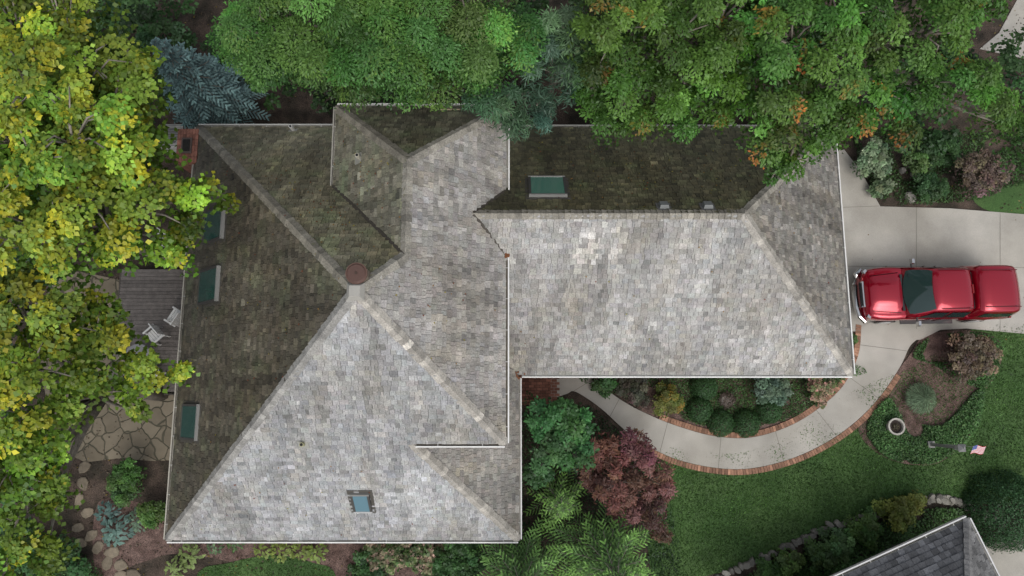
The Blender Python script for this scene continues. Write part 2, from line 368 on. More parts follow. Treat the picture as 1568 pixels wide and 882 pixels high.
flat('flagstone_patio',[(75,430),(120,415),(190,430),(270,600),(275,704),(235,706),(180,702),(130,708),(95,690),(78,640),(60,560)],.03,flagmat(),False)
S=Acc()
def rock(acc,c,r,h,colr,sy=.7,rot=None):
    rot=rng.random()*6.28 if rot is None else rot; n=8; vs=[];rr=[r*rng.uniform(.8,1.12) for _ in range(n)]
    for k,(zz,sc) in enumerate(((0,1),(h*.7,.97),(h,.8))):
        for i in range(n):
            t=6.283*i/n; x=rr[i]*sc*math.cos(t); y=rr[i]*sc*sy*math.sin(t)
            vs.append((c[0]+x*math.cos(rot)-y*math.sin(rot),c[1]+x*math.sin(rot)+y*math.cos(rot),zz+c[2]))
    fs=[tuple(range(16,24))]
    for k in (0,8):
        for i in range(n): fs.append((k+i,k+(i+1)%n,k+8+(i+1)%n,k+8+i))
    acc.add(vs,fs,colr)
for u,v,r in [(130,715,.28),(128,740,.3),(122,765,.26),(135,785,.28),(120,808,.25),(140,820,.28),(150,838,.3),(172,845,.3),(165,862,.3),(185,865,.3),(183,884,.3),(205,880,.28),(125,830,.25),(112,848,.3)]:
    p=G(u,v); rock(S,(p.x,p.y,.0),r,.06,tuple(np.array((.18,.15,.11))*math.exp(rng.normal()*.18)))
S.build('stepping_stones',M_stone)
S=Acc()
edge=catmull([G(u,v) for u,v in [(1095,886),(1150,862),(1205,838),(1255,812),(1330,790),(1400,768),(1440,765),(1480,772),(1530,800)]],False,8)
for i in range(0,len(edge)):
    p=edge[i]+Vector((rng.normal()*.04,rng.normal()*.04,0)); rock(S,(p.x,p.y,0),rng.uniform(.13,.22),rng.uniform(.1,.18),tuple(np.array((.20,.19,.165))*math.exp(rng.normal()*.25)),.65)
for u,v,r in [(1452,765,.26),(1478,775,.24)]:
    p=G(u,v); rock(S,(p.x,p.y,0),r,.1,(.19,.18,.15))
S.build('stone_edging',M_stone)
S=Acc()
for u,v,r in [(1392,303,.25),(1400,268,.2),(1380,262,.15),(1108,612,.22),(1412,255,.2)]:
    p=G(u,v); rock(S,(p.x,p.y,0),r,.2,(.33,.31,.28))
S.build('boulders',M_stone)
flat('neighbour_path',[(1545,830),(1600,810),(1800,800),(1800,1000),(1530,1000),(1500,830)],.03,M_conc)
flat('street',[(1500,75),(1530,50),(1560,-5),(1300,-10),(1290,-90),(1800,-90),(1800,130),(1570,90)],.03,M_conc)

# ---------------------------------------------------------------- house
house=empty('shingle_roof_house')
V=Vector
SW=V((-11.1,-4.55,3));NW=V((-11.1,9.4,3));SE=V((.2,-4.55,3));PK=V((-3.65,2.43,10.3))
U_SE=V((-.2,-1.30,6.4)); U_L=V((-2.8,-1.30,6.4))
RS=V((-2.68,3.48,9.2)); RN=V((-2.68,5.99,9.2)); ENW=V((-5.3,8.65,6.4)); ENE=V((-.2,8.65,6.4)); EV=V((-5.3,6.15,6.4))
GW=V((-1.1,5.05,7.4)); GE=V((6.5,5.05,7.4)); GSE=V((11.35,.73,3)); GNE=V((11.35,9.37,3))
tS=3.25/6.98; HWm=SW.lerp(PK,tS)
def onp(x,y,p,u,v):
    n=u.cross(v); return V((x,y,p.z-((x-p.x)*n.x+(y-p.y)*n.y)/n.z))
planes={}
def plane(name,o,u,top):
    u=u.normalized(); w=top-o; v=(w-u*w.dot(u)).normalized(); n=u.cross(v)
    planes[name]=(o,u,v,n); return planes[name]
plane('S',SW,V((1,0,0)),PK); plane('W',NW,V((0,-1,0)),PK); plane('N',V((-5.3,9.4,3)),V((-1,0,0)),PK)
plane('E',U_SE,V((0,1,0)),PK); plane('EL',SE,V((0,1,0)),U_L); plane('EN',ENE,V((-1,0,0)),RN); plane('EW',ENW,V((0,-1,0)),RN)
plane('GS',V((-.4,.73,3)),V((1,0,0)),GE); plane('GN',GNE,V((-1,0,0)),GE); plane('GE',GSE,V((0,1,0)),GE)
def pp(n,x,y): o,u,v,_=planes[n]; return onp(x,y,o,u,v)
faces={
 'S':[[SW,SE,U_L,HWm],[HWm,U_SE,PK]],
 'W':[[NW,SW,PK]],
 'N':[[NW,EV,RS,PK][::-1],[NW,V((-5.3,9.4,3)),EV][::-1]],
 'E':[[PK,U_SE,pp('E',-.2,3.48),RS],[RS,pp('E',-.2,3.48),ENE,RN]],
 'EL':[[SE,pp('EL',.2,.9),pp('EL',-2.8,.9),U_L]],
 'EN':[[ENE,ENW,RN]],
 'EW':[[ENW,EV,RS,RN]],
 'GS':[[pp('GS',-.4,.73),GSE,GE,pp('GS',-.4,5.05)],[GW,pp('GS',-.4,4.3),pp('GS',-.4,5.05)]],
 'GN':[[GNE,pp('GN',-.4,9.37),pp('GN',-.4,5.05),GE],[GW,pp('GN',-.4,5.05),pp('GN',-.4,5.8)]],
 'GE':[[GSE,GNE,GE]],
}
#          base colour            spread light% dark%
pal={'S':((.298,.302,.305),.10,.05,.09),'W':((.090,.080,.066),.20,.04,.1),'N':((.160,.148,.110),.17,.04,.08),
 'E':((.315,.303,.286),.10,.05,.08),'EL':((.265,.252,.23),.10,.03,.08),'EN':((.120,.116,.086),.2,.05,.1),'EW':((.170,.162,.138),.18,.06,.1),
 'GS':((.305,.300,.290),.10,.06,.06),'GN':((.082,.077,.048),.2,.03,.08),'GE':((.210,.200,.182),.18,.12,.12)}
patchc=RP(908,368,planes['GS'][0],planes['GS'][3])
def clip(poly,cp):
    out=poly; n=len(cp)
    for i in range(n):
        a=cp[i];b=cp[(i+1)%n]; inp=out; out=[]
        if not inp: return []
        ex,ey=b[0]-a[0],b[1]-a[1]
        sd=[ex*(q[1]-a[1])-ey*(q[0]-a[0]) for q in inp]
        for j in range(len(inp)):
            p,q=inp[j-1],inp[j]; sp,sq=sd[j-1],sd[j]
            if (sp>=0)!=(sq>=0):
                t=sp/(sp-sq); out.append((p[0]+(q[0]-p[0])*t,p[1]+(q[1]-p[1])*t))
            if sq>=0: out.append(q)
    return out
def area(p): return .5*sum(p[i-1][0]*p[i][1]-p[i][0]*p[i-1][1] for i in range(len(p)))
TA=Acc(); DK=Acc()
EXP=.18
for nm,parts in faces.items():
    o,u,v,n=planes[nm]; base,sp,pl,pd=pal[nm]; dirty=nm in ('W','N','GN','EN','EW')
    P2=[]
    for part in parts:
        q=[((p-o).dot(u),(p-o).dot(v)) for p in part]
        if area(q)<0: q=q[::-1]; 
        P2.append(q)
        w=[o+u*a_+v*b_ for a_,b_ in q]; m=len(w)
        DK.add([p-n*.004 for p in w]+[p-n*.004-V((0,0,.13)) for p in w],[tuple(range(m)),tuple(range(2*m-1,m-1,-1))]+[(i,i+m,(i+1)%m+m,(i+1)%m) for i in range(m)],(.05,.045,.04))
    umin=min(p[0] for q in P2 for p in q);umax=max(p[0] for q in P2 for p in q);vmax=max(p[1] for q in P2 for p in q)
    r=0
    while r*EXP<vmax:
        v0=r*EXP; x=umin-random.random()*.3; rowg=math.exp(random.gauss(0,.03))
        while x<umax:
            w=random.choice((.08,.11,.14,.17,.2,.24))*random.uniform(.9,1.1); j=random.choice((0,0,.01,.02,.035)); t=random.uniform(.022,.048)
            g=math.exp(random.gauss(0,sp))*rowg; rr=random.random()
            if rr<pl: g*=1.22
            elif rr>1-pd: g*=.74
            ctr=o+u*(x+w/2)+v*v0
            ln=noise.noise(ctr*.45); ln2=noise.noise(ctr*1.7+V((5,5,5)))
            st=noise.noise(V(((x+w/2)*2.4,v0*.30,len(nm)*3.1+ord(nm[-1]))))
            g*=1+.26*ln+.16*ln2+(.55 if dirty else .32)*st
            if nm=='GS' and (ctr-patchc).length<.95 and random.random()<.4: g*=1.4
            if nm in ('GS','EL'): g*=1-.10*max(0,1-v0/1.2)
            br=max(0,noise.noise(V(((x+w/2)*1.5,v0*.5,77.7))))+ .5*max(0,-ln)
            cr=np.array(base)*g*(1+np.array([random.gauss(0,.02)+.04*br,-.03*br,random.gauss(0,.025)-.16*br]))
            if dirty: cr*=np.array([1-.12*max(0,ln2),1+.14*max(0,ln2),.90-.1*max(0,ln2)])
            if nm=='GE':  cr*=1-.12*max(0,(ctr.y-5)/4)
            rect=[(x+.004,v0-j),(x+w-.004,v0-j+random.gauss(0,.006)),(x+w-.004,v0+EXP),(x+.004,v0+EXP)]
            for q in P2:
                c=clip(rect,q)
                if len(c)<3 or area(c)<.0004: continue
                m=len(c)
                top=[o+u*a_+v*b_+n*(.003+t*(1-(b_-v0)/EXP*.9)) for a_,b_ in c]; bot=[o+u*a_+v*b_ for a_,b_ in c]
                TA.add(top+bot,[tuple(range(m))]+[(i+m,(i+1)%m+m,(i+1)%m,i) for i in range(m)],cr)
            x+=w
        r+=1
TA.build('roof_shingles',M_tile,house); DK.build('roof_deck',M_paint,house)
CA=Acc()
def caps(p,q,n1,n2,c,w=.14):
    d=(q-p); Ln=d.length; d.normalize(); m=int(Ln/.17)
    s1=n1.cross(d).normalized(); s2=n2.cross(d).normalized()
    up=(n1+n2).normalized()
    if s1.dot(n2)>0: s1=-s1
    if s2.dot(n1)>0: s2=-s2
    for i in range(m):
        a_=p+d*(i*Ln/m-.01); b_=p+d*((i+1)*Ln/m+.02); g=math.exp(random.gauss(0,.16)); ww=w*random.uniform(.88,1.12)
        h0,h1=.072,.044
        v=[a_+up*h0,b_+up*h1,b_+s1*ww+n1*(h1-.01),a_+s1*ww+n1*(h0-.01),b_+s2*ww+n2*(h1-.01),a_+s2*ww+n2*(h0-.01),
           a_,a_+s1*ww,a_+s2*ww, b_+s1*ww,b_+s2*ww]
        CA.add(v,[(0,1,2,3),(0,5,4,1),(0,3,7,6),(0,6,8,5),(3,2,9,7),(5,8,10,4)],tuple(np.array(c)*g))
nn={k:planes[k][3] for k in planes}
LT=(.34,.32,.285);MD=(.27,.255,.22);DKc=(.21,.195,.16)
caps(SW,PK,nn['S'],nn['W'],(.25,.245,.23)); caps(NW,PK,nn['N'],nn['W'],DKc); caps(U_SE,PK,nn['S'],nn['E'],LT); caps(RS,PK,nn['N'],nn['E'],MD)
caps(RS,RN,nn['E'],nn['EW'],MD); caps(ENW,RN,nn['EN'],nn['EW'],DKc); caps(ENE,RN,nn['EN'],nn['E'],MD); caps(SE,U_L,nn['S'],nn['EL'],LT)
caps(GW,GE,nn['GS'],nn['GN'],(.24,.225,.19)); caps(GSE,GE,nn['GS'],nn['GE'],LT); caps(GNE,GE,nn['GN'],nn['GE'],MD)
CA.build('ridge_caps',M_tile,house)
VA=Acc()
for a_,b_,na,nb_ in ((GW,V((-.2,4.12,6.4)),'GS','E'),(GW,V((-.2,6.0,6.4)),'GN','E'),(RS,EV,'N','EW')):
    d=(b_-a_); Ln=d.length; d.normalize(); up=(nn[na]+nn[nb_]).normalized(); s=up.cross(d).normalized()
    VA.box((a_+b_)/2+up*.055,(Ln,.09,.02),(.06,.052,.042),(d,s,up))
VA.build('valley_flashing',M_paint,house)
GU=Acc()
def gutter(p,q,out,w=.10,c=(.70,.70,.68),ci=(.30,.29,.26)):
    out=V(out); d=(q-p); Ln=d.length; d.normalize(); mid=(p+q)/2; Z=V((0,0,1))
    GU.box(mid+out*(w)+V((0,0,-.03)),(Ln,.04,.12),c,(d,out,Z))
    GU.box(mid+out*(w/2)+V((0,0,-.06)),(Ln,w-.042,.01),ci,(d,out,Z))
    GU.box(mid+out*(-.012)+V((0,0,-.10)),(Ln,.02,.18),(.5,.5,.48),(d,out,Z))
    k=max(1,int(Ln/.9))
    for i in range(k): GU.box(p+d*((i+.5)*Ln/k)+out*w*.5+V((0,0,.025)),(.02,w,.008),(.45,.45,.43),(d,out,Z))
gutter(SW,SE,(0,-1,0)); gutter(NW,SW,(-1,0,0),c=(.40,.38,.33)); gutter(NW,V((-5.3,9.4,3)),(0,1,0),c=(.5,.5,.47))
gutter(SE,V((.2,.6,3)),(1,0,0)); gutter(U_L+V((.1,0,0)),U_SE,(0,-1,0),.10,ci=(.10,.085,.06)); gutter(U_SE,V((-.2,4.15,6.4)),(1,0,0),.10,ci=(.10,.085,.06)); gutter(V((-.2,6.05,6.4)),ENE,(1,0,0),.11)
gutter(ENE,ENW,(0,1,0),c=(.7,.7,.7)); gutter(ENW,EV,(-1,0,0),.09,c=(.3,.29,.26)); gutter(V((.33,.73,3)),GSE,(0,-1,0),c=(.8,.8,.78),ci=(.5,.5,.48)); gutter(GSE,GNE,(1,0,0)); gutter(V((0,9.37,3)),GNE,(0,1,0),c=(.3,.3,.28))
GU.build('gutters',M_paint,house)
WA=Acc()
WA.box((-5.45,2.425,1.55),(10.3,12.95,3.1)); WA.box((5.55,5.06,1.55),(10.6,7.6,3.1)); WA.box((-2.75,3.65,4.7),(4.3,9.1,3.5))
WA.build('walls',M_wall,house)
WI=Acc(); WG=Acc()
def window(c,ax,w,h):
    ax=V(ax); s=V((-ax.y,ax.x,0)); c=V(c)
    WI.box(c+ax*.02,(w,.07,h),(.7,.7,.68),(s,ax,V((0,0,1)))); 
    for k in (-1,1): WG.box(c+s*k*w*.24+ax*.06,(w*.42,.012,h*.86),(.02,.02,.02),(s,ax,V((0,0,1))))
for x in (-9,-6.5,-3.5,-1.5): window((x,-4.05,1.6),(0,-1,0),1.2,1.3)
for y in (-3,-1.): window((-.3,y,1.6),(1,0,0),1.0,1.3)
for y in (-2,.5,4,7): window((-10.6,y,1.5),(-1,0,0),1.4,1.9)
for x in (2,4.5,7,9.5): window((x,1.26,1.6),(0,-1,0),1.1,1.3)
for x in (-9,-7,2,5,8): window((x,8.9 if x<0 else 8.86,1.6),(0,1,0),1.1,1.3)
for y in (7.2,): window((-4.9,y,5.5),(-1,0,0),.8,.9)
for y in (0,2.): window((-.6,y,5.3),(1,0,0),.9,.9)
WI.box((10.88,3.2,1.2),(.07,2.9,2.3),(.7,.68,.62)); WI.box((10.88,6.8,1.2),(.07,2.9,2.3),(.7,.68,.62))
for z in (.6,1.15,1.7): 
    for y in (3.2,6.8): WI.box((10.925,y,z),(.02,2.8,.03),(.4,.39,.36))
WI.box((-.28,.2,1.05),(.07,.95,2.1),(.12,.04,.03))
WI.build('window_frames_and_doors',M_paint,house); WG.build('window_glass',M_glass,house)
SK=Acc();SG=Acc();SGD=Acc();SGB=Acc()
def skylight(nm,u_,v_,w,h,curb=.13,dark=False,fc=(.36,.36,.34),tgt=None):
    o,u,v,n=planes[nm]; c=RP(u_,v_,o,n)
    f=.07; cc=(.06,.058,.055)
    SK.box(c+v*(h/2)+n*curb/2,(w+f,f,curb),(.26,.26,.25) if dark else (.20,.20,.19),(u,v,n)); SK.box(c-v*(h/2)+n*curb/2,(w+f,f,curb),fc,(u,v,n))
    SK.box(c+u*(w/2)+n*curb/2,(f,h-f,curb),cc,(u,v,n)); SK.box(c-u*(w/2)+n*curb/2,(f,h-f,curb),cc,(u,v,n))
    SK.box(c+n*.028,(w+.26,h+.26,.02),(.08,.075,.065),(u,v,n))
    (tgt or (SGD if dark else SG)).box(c+n*(curb-.02),(w-f,h-f,.02),(.5,.5,.5),(u,v,n))
skylight('GN',838,289,1.05,1.15); skylight('W',332,345,1.05,1.35,.15,True,(.08,.08,.07)); skylight('W',324,438,1.05,1.35,.15,True,(.08,.08,.07)); skylight('W',294,646,1.05,1.2,.12,True,(.08,.08,.07)); skylight('S',554,767,.5,.85,.12,False,(.4,.4,.4),SGB)
SK.build('skylight_frames',M_paint,house); SG.build('skylight_glass',M_sky,house); SGD.build('skylight_glass_dark',M_skyd,house); SGB.build('skylight_glass_blue',M_skyb,house)
VE=Acc()
def vent(nm,u_,v_,s=.28,c=(.16,.17,.17)):
    o,u,v,n=planes[nm]; p=RP(u_,v_,o,n); VE.box(p+n*.09,(s,s,.12),c,(u,v,n),taper=.8); VE.box(p+n*.035,(s+.14,s+.14,.012),(.12,.12,.12),(u,v,n))
vent('GN',1016,318);vent('GN',1083,318)
def pipe(nm,u_,v_,r=.05,h=.3,c=(.25,.25,.22)):
    o,u,v,n=planes[nm]; p=RP(u_,v_,o,n); VE.box(p+n*.03,(.3,.32,.015),(.3,.3,.27),(u,v,n)); cyl(VE,p-V((0,0,.05)),r,h+.05,12,c); cyl(VE,p+V((0,0,h)),r*.7,.01,12,(.01,.01,.01))
pipe('EW',550,243,.06,.3,(.5,.48,.4)); pipe('S',465,680,.06,.22,(.35,.34,.2)); pipe('N',450,200,.06,.4,(.7,.7,.68)); 
c=V((PK.x+.02,PK.y+.40,0)); 
cyl(VE,(c.x,c.y,9.6),.26,.6,8,(.17,.14,.11)); cyl(VE,(c.x,c.y,10.20),.17,.10,20,(.04,.03,.02)); cyl(VE,(c.x,c.y,10.30),.26,.03,26,(.11,.06,.045),.255); cyl(VE,(c.x,c.y,10.33),.235,.025,26,(.085,.045,.035),.20); cyl(VE,(c.x,c.y,10.355),.03,.02,10,(.05,.03,.02))
VE.box((PK.x,PK.y-.02,10.3),(.42,.42,.12),(.34,.33,.30),rz=.0,taper=.6)
o,u,v,n=planes['EN']; p=RP(688,170,o,n); VE.box(p+n*.05,(.65,.06,.03),(.4,.33,.22),(u,v,n))
VE.build('roof_vents',M_paint,house)
ch=Acc(); p=G(290,226,3.0); 
for k in range(36):
    for (ox,oy,sx,sy) in ((0,0,.74,1.25),):
        ch.box((p.x,p.y,.04+k*.085),(sx-(.0 if k%2 else .014),sy-(.0 if k%2 else .014),.08),tuple(np.array((.24,.11,.08))*math.exp(rng.normal()*.1)))
# header-course bricks on top
for i in range(7):
    for j in range(6):
        ch.box((p.x-.31+i*.105,p.y-.5+j*.205,3.13),(.095,.195,.10),tuple(np.array((.27,.12,.085))*math.exp(rng.normal()*.2)))
ch.box((p.x,p.y,3.20),(.36,.56,.06),(.12,.09,.08)); ch.box((p.x,p.y,3.24),(.24,.42,.03),(.02,.018,.015))
ch.build('chimney',M_stone,house)
ac=empty('air_conditioner'); A=Acc(); p=G(262,208,.9); A.box((p.x,p.y,.45),(.85,.95,.9),(.6,.59,.56)); 
for i in range(9): A.box((p.x,p.y-.4+i*.1,.93),(.8,.02,.02),(.3,.3,.3))
cyl(A,(p.x,p.y,.9),.32,.02,20,(.2,.2,.2)); A.build('casing',M_paint,ac)
L=Leaves()
for nm,cnt in (('GN',160),('EW',40),('N',90),('W',90),('S',25),('GS',15),('GE',30),('E',20)):
    o,u,v,n=planes[nm]; q=faces[nm][0]
    for _ in range(cnt):
        w=rng.dirichlet(np.ones(len(q))); c=sum((q[i]*float(w[i]) for i in range(len(q))),V((0,0,0)))+n*.05
        L.add([c],[np.array(n)+rng.normal(size=3)*.2],.065,.7,[np.array([(.28,.16,.05),(.3,.26,.05),(.2,.06,.03)][rng.integers(3)])])
for _ in range(50):
    L.add([(-.13+rng.normal()*.03,4.0+abs(rng.normal())*.3,6.5)],[(0,0,1)],.1,.7,[(.22,.09,.04)])
for _ in range(40):
    L.add([(.1+rng.normal()*.12,.75+rng.normal()*.12,3.15)],[(0,0,1)],.09,.7,[(.22,.09,.04)])
L.build('fallen_leaves',M_leaf)

D=Acc(); p0=G(186,415,.45); p1=G(290,603,.45); yy=p0.y
while yy>p1.y:
    g=math.exp(rng.normal()*.12); D.box(((p0.x-10.62)/2,yy,.42),(-10.62-p0.x,.13,.04),tuple(np.array((.14,.125,.115))*g)); yy-=.14
D.box((p0.x-.03,(p0.y+p1.y)/2,.22),(.05,p0.y-p1.y,.44),(.08,.07,.06)); D.box(((p0.x-10.62)/2,p1.y-.02,.22),(-10.62-p0.x,.05,.44),(.08,.07,.06))
D.build('wooden_deck',M_stone)
def chair(u_,v_,rot,z=.44):
    e=empty('patio_chair'); A=Acc(); W=(.62,.62,.60)
    for i in range(5): A.box((-.2+i*.1,0,.42),(.085,.48,.025),W)
    for i in range(5): A.box((-.27,-.2+i*.1,.72),(.025,.075,.55),W)
    A.box((-.275,0,1.0),(.035,.5,.06),W)
    for x in (-.24,.2):
        for y in (-.24,.24): A.box((x,y,.21),(.04,.04,.42),W)
    for y in (-.27,.27): A.box((-.02,y,.62),(.5,.06,.03),W); A.box((.2,y,.52),(.04,.04,.2),W)
    A.build('frame',M_paint,e); p=G(u_,v_,z+.5); e.location=(p.x,p.y,z); e.rotation_euler=(0,0,rot); return e
chair(268,485,2.6); chair(236,513,3.9); chair(232,572,1.0); chair(251,368,-2.2,.04)
tb=empty('patio_table'); A=Acc(); p=G(212,548,1.1); cyl(A,(0,0,.7),.5,.03,28,(.25,.25,.25)); cyl(A,(0,0,0),.04,.7,10,(.2,.2,.2)); cyl(A,(0,0,0),.25,.03,16,(.2,.2,.2)); A.build('top_and_post',M_paint,tb); tb.location=(p.x,p.y,.44)

# ---------------------------------------------------------------- pickup
def loft(acc,st,c):
    vs=[];n=len(st[0][1]); full=2*n-1
    for x,pr in st:
        l=[(x,-y,z) for y,z in pr]; r_=[(x,y,z) for y,z in pr[::-1]][1:]
        vs+=l+r_
    fs=[]
    for i in range(len(st)-1):
        for k in range(full-1): fs.append((i*full+k,i*full+k+1,(i+1)*full+k+1,(i+1)*full+k))
    fs.append(tuple(range(full-1,-1,-1))); fs.append(tuple(range((len(st)-1)*full,len(st)*full)))
    acc.add(vs,fs,c)
truck=empty('pickup_truck')
def bp(w,zt,hood=0,b=.42):
    return [(w*.93,b),(w*.99,b+.16),(w,.85),(w*.99,max(.95,zt-.16)),(w*.965,zt-.07),(w*.90,zt-.015),(w*.82,zt),(w*.60,zt-.012),(w*.50,zt+.005+hood),(w*.25,zt+.012+hood*1.2),(0,zt+.015+hood*1.3)]
A=Acc()
def xs(x,w,zt,h=0,b=.42): return (x,bp(w,zt,h,b))
loft(A,[xs(-2.93,.56,.90,.0,.5),xs(-2.90,.74,1.0,.01),xs(-2.82,.86,1.06,.03),xs(-2.68,.93,1.11,.06),xs(-2.45,.975,1.14,.07),xs(-2.1,1.0,1.17,.08),xs(-1.8,1.0,1.195,.08),xs(-1.6,.99,1.21,.06),xs(-1.46,.985,1.205,.0),
  xs(-.5,.98,1.2),xs(.98,.98,1.2),xs(1.03,.95,1.16),xs(1.06,.95,1.16),xs(1.10,1.0,1.22),xs(1.5,1.0,1.22),xs(1.9,1.03,1.22),xs(2.3,1.0,1.22),xs(2.75,1.0,1.22),xs(2.88,.97,1.21),xs(2.93,.90,1.18)],(1,1,1))
A.build('body',M_red,truck,True)
def cab(st): 
    return [(x,[(wb,zb),(wb-(wb-wt)*.5+.02,(zb+zt)/2),(wt+.03,zt-.12),(wt+.0,zt-.05),(wt-.07,zt-.012),(wt*.62,zt+.018),(wt*.3,zt+.035),(0,zt+.042)]) for x,wb,wt,zb,zt in st]
A=Acc(); loft(A,cab([(-1.42,.93,.90,1.17,1.24),(-.98,.93,.83,1.17,1.58),(-.64,.93,.77,1.17,1.84),(-.52,.93,.76,1.17,1.905),(-.34,.93,.76,1.17,1.935),(.1,.93,.76,1.17,1.95),(.6,.93,.76,1.17,1.935),(.84,.93,.755,1.17,1.90),(.93,.93,.745,1.17,1.84),(.97,.93,.73,1.17,1.72)]),(1,1,1))
A.build('cab',M_red,truck,True)
A=Acc(); loft(A,cab([(1.10,.90,.68,1.2,1.70),(1.16,.95,.78,1.2,1.86),(1.3,.96,.82,1.2,1.95),(1.6,.96,.83,1.2,1.985),(2.0,.96,.83,1.2,1.99),(2.4,.96,.83,1.2,1.97),(2.65,.96,.81,1.2,1.93),(2.80,.95,.78,1.2,1.85),(2.88,.93,.72,1.2,1.70),(2.93,.92,.66,1.2,1.3)]),(1,1,1))
A.build('bed_cap',M_red,truck,True)
A=Acc()
def ws(t,s):
    x=-1.34+(.72)*t; z=1.315+(.565)*t+.045*(1-s*s)+.014; w=(.84-.12*t)*(1-.06*(2*t-1)**4); return (x-.16*(1-s*s)*(1-.35*t),s*w,z-.10*(1-s*s)*(1-t))
vs=[];fs=[];nt_,ns_=7,13
for i in range(nt_):
    for j in range(ns_): vs.append(ws(i/(nt_-1),-1+2*j/(ns_-1)))
for i in range(nt_-1):
    for j in range(ns_-1): fs.append((i*ns_+j,i*ns_+j+1,(i+1)*ns_+j+1,(i+1)*ns_+j))
A.add(vs,fs); A.build('windscreen',M_wind,truck,True)
A=Acc()
def sidewin(x0,x1,x2,x3,z0,z1,sg,wb=.93,wt=.78,zb=1.17,zt=1.83):
    y=lambda z: sg*(wb+.03+(wt-wb)*(z-zb)/(zt-zb))
    A.add([(x0,y(z0),z0),(x1,y(z0),z0),(x2,y(z1),z1),(x3,y(z1),z1)],[(0,1,2,3) if sg<0 else (3,2,1,0)])
for sg in (-1,1):
    sidewin(-1.0,.02,.02,-.58,1.24,1.76,sg); sidewin(.1,.9,.85,.1,1.24,1.76,sg); sidewin(1.35,2.65,2.55,1.4,1.38,1.76,sg,.96,.84,1.2,1.86)
A.build('windows',M_glass,truck,True)
A=Acc(); A.box((-1.50,0,1.235),(.10,1.35,.03),(.02,.02,.02)); A.box((1.035,0,1.45),(.12,1.3,.45),(.02,.02,.02))
for sg in (-1,1):
    A.add([(-2.72,sg*.66,1.108),(-1.6,sg*.76,1.218),(-1.6,sg*.735,1.221),(-2.72,sg*.635,1.111)],[(0,1,2,3),(3,2,1,0)],(.03,0,.003))
    A.box((.2,sg*.70,1.965),(1.3,.02,.018),(.04,.004,.006)); A.box((2.0,sg*.66,2.005),(1.4,.03,.02),(.10,.006,.01))
for y in (-.25,.35): A.box((-1.25,y,1.40),(.02,.58,.015),(.01,.01,.01),rz=.2)
A.box((.90,0,1.935),(.05,.32,.03),(.2,.01,.01)); A.box((-.57,0,1.80),(.02,.16,.05),(.01,.01,.01))
for x in (-1.85,1.9):
    for sg in (-1,1):
        A.tube([(x,sg*.72,.4),(x,sg*1.02,.4)],[.40,.40],24,(.02,.02,.02)); A.tube([(x,sg*1.0,.4),(x,sg*1.03,.4)],[.26,.24],20,(.4,.4,.4))
for sg in (-1,1):
    A.box((-.45,sg*.985,.95),(.012,.02,.5),(.05,.0,.0)); A.box((.05,sg*.985,.85),(.012,.02,.6),(.05,0,0)); A.box((-.1,sg*1.0,.42),(2.2,.16,.05),(.05,.05,.05))
    A.box((-1.02,sg*1.02,1.25),(.05,.2,.04),(.05,.05,.05)); A.box((2.9,sg*.93,1.0),(.08,.08,.3),(.2,.01,.01))
A.build('trim_and_wheels',M_gloss,truck)
A=Acc()
A.tube([(-2.78,-.99,.6),(-3.0,-.78,.6),(-3.09,-.4,.6),(-3.11,0,.6),(-3.09,.4,.6),(-3.0,.78,.6),(-2.78,.99,.6)],[.09,.11,.11,.11,.11,.11,.09],10); A.box((-2.94,0,.84),(.07,.95,.24)); A.tube([(2.96,-.95,.6),(3.01,0,.6),(2.96,.95,.6)],[.08,.08,.08],8)
for sg in (-1,1): A.box((-2.80,sg*.80,.95),(.14,.22,.14),rz=sg*.6)
for sg in (-1,1): A.box((-1.0,sg*1.15,1.3),(.13,.2,.16),taper=.8)
A.build('chrome_trim',M_chrome,truck,False)
A=Acc()
for i in range(4): A.box((-2.99,0,.77+i*.055),(.02,.85,.03),(.02,.02,.02))
A.build('grille',M_gloss,truck)
p=G(1430,449,1.0); truck.location=(p.x,p.y,.05); truck.rotation_euler=(0,0,math.radians(.8)); truck.scale=(.885,1.0,1)

# ---------------------------------------------------------------- neighbour roof
nb=empty('garden_house')
c0=G(1481,795,3); d1=(G(1285,884,3)-c0).normalized(); d2=V((-d1.y,d1.x,0)); 
if d2.y>0: d2=-d2
L1,L2=8.0,6.0
cn=[c0,c0+d1*L1,c0+d1*L1+d2*L2,c0+d2*L2]; r1=c0+d1*3+d2*3+V((0,0,2.0)); r2=c0+d1*5+d2*3+V((0,0,2.0))
TB=Acc()
def nroof(o,u,pts,base):
    u=u.normalized(); w=pts[2]-o; v=(w-u*w.dot(u)).normalized(); n=u.cross(v)
    if n.z<0: u=-u; n=u.cross(v)
    q=[((p-o).dot(u),(p-o).dot(v)) for p in pts]
    if area(q)<0:q=q[::-1]
    TB.add([o+u*a_+v*b_-n*.01 for a_,b_ in q],[tuple(range(len(q)))],(.03,.03,.03))
    um=min(t[0] for t in q);uM=max(t[0] for t in q);vM=max(t[1] for t in q); r=0
    while r*.19<vM:
        x=um-random.random()*.2
        while x<uM:
            w_=random.uniform(.15,.3); g=math.exp(random.gauss(0,.28)); c=clip([(x+.004,r*.19),(x+w_-.004,r*.19),(x+w_-.004,r*.19+.19),(x+.004,r*.19+.19)],q)
            if len(c)>2 and area(c)>.0004:
                m=len(c); t_=random.uniform(.015,.035); top=[o+u*a_+v*b_+n*(.003+t_*(1-(b_-r*.19)/.19*.9)) for a_,b_ in c]; bot=[o+u*a_+v*b_ for a_,b_ in c]
                TB.add(top+bot,[tuple(range(m))]+[(i+m,(i+1)%m+m,(i+1)%m,i) for i in range(m)],tuple(np.array(base)*g))
            x+=w_
        r+=1
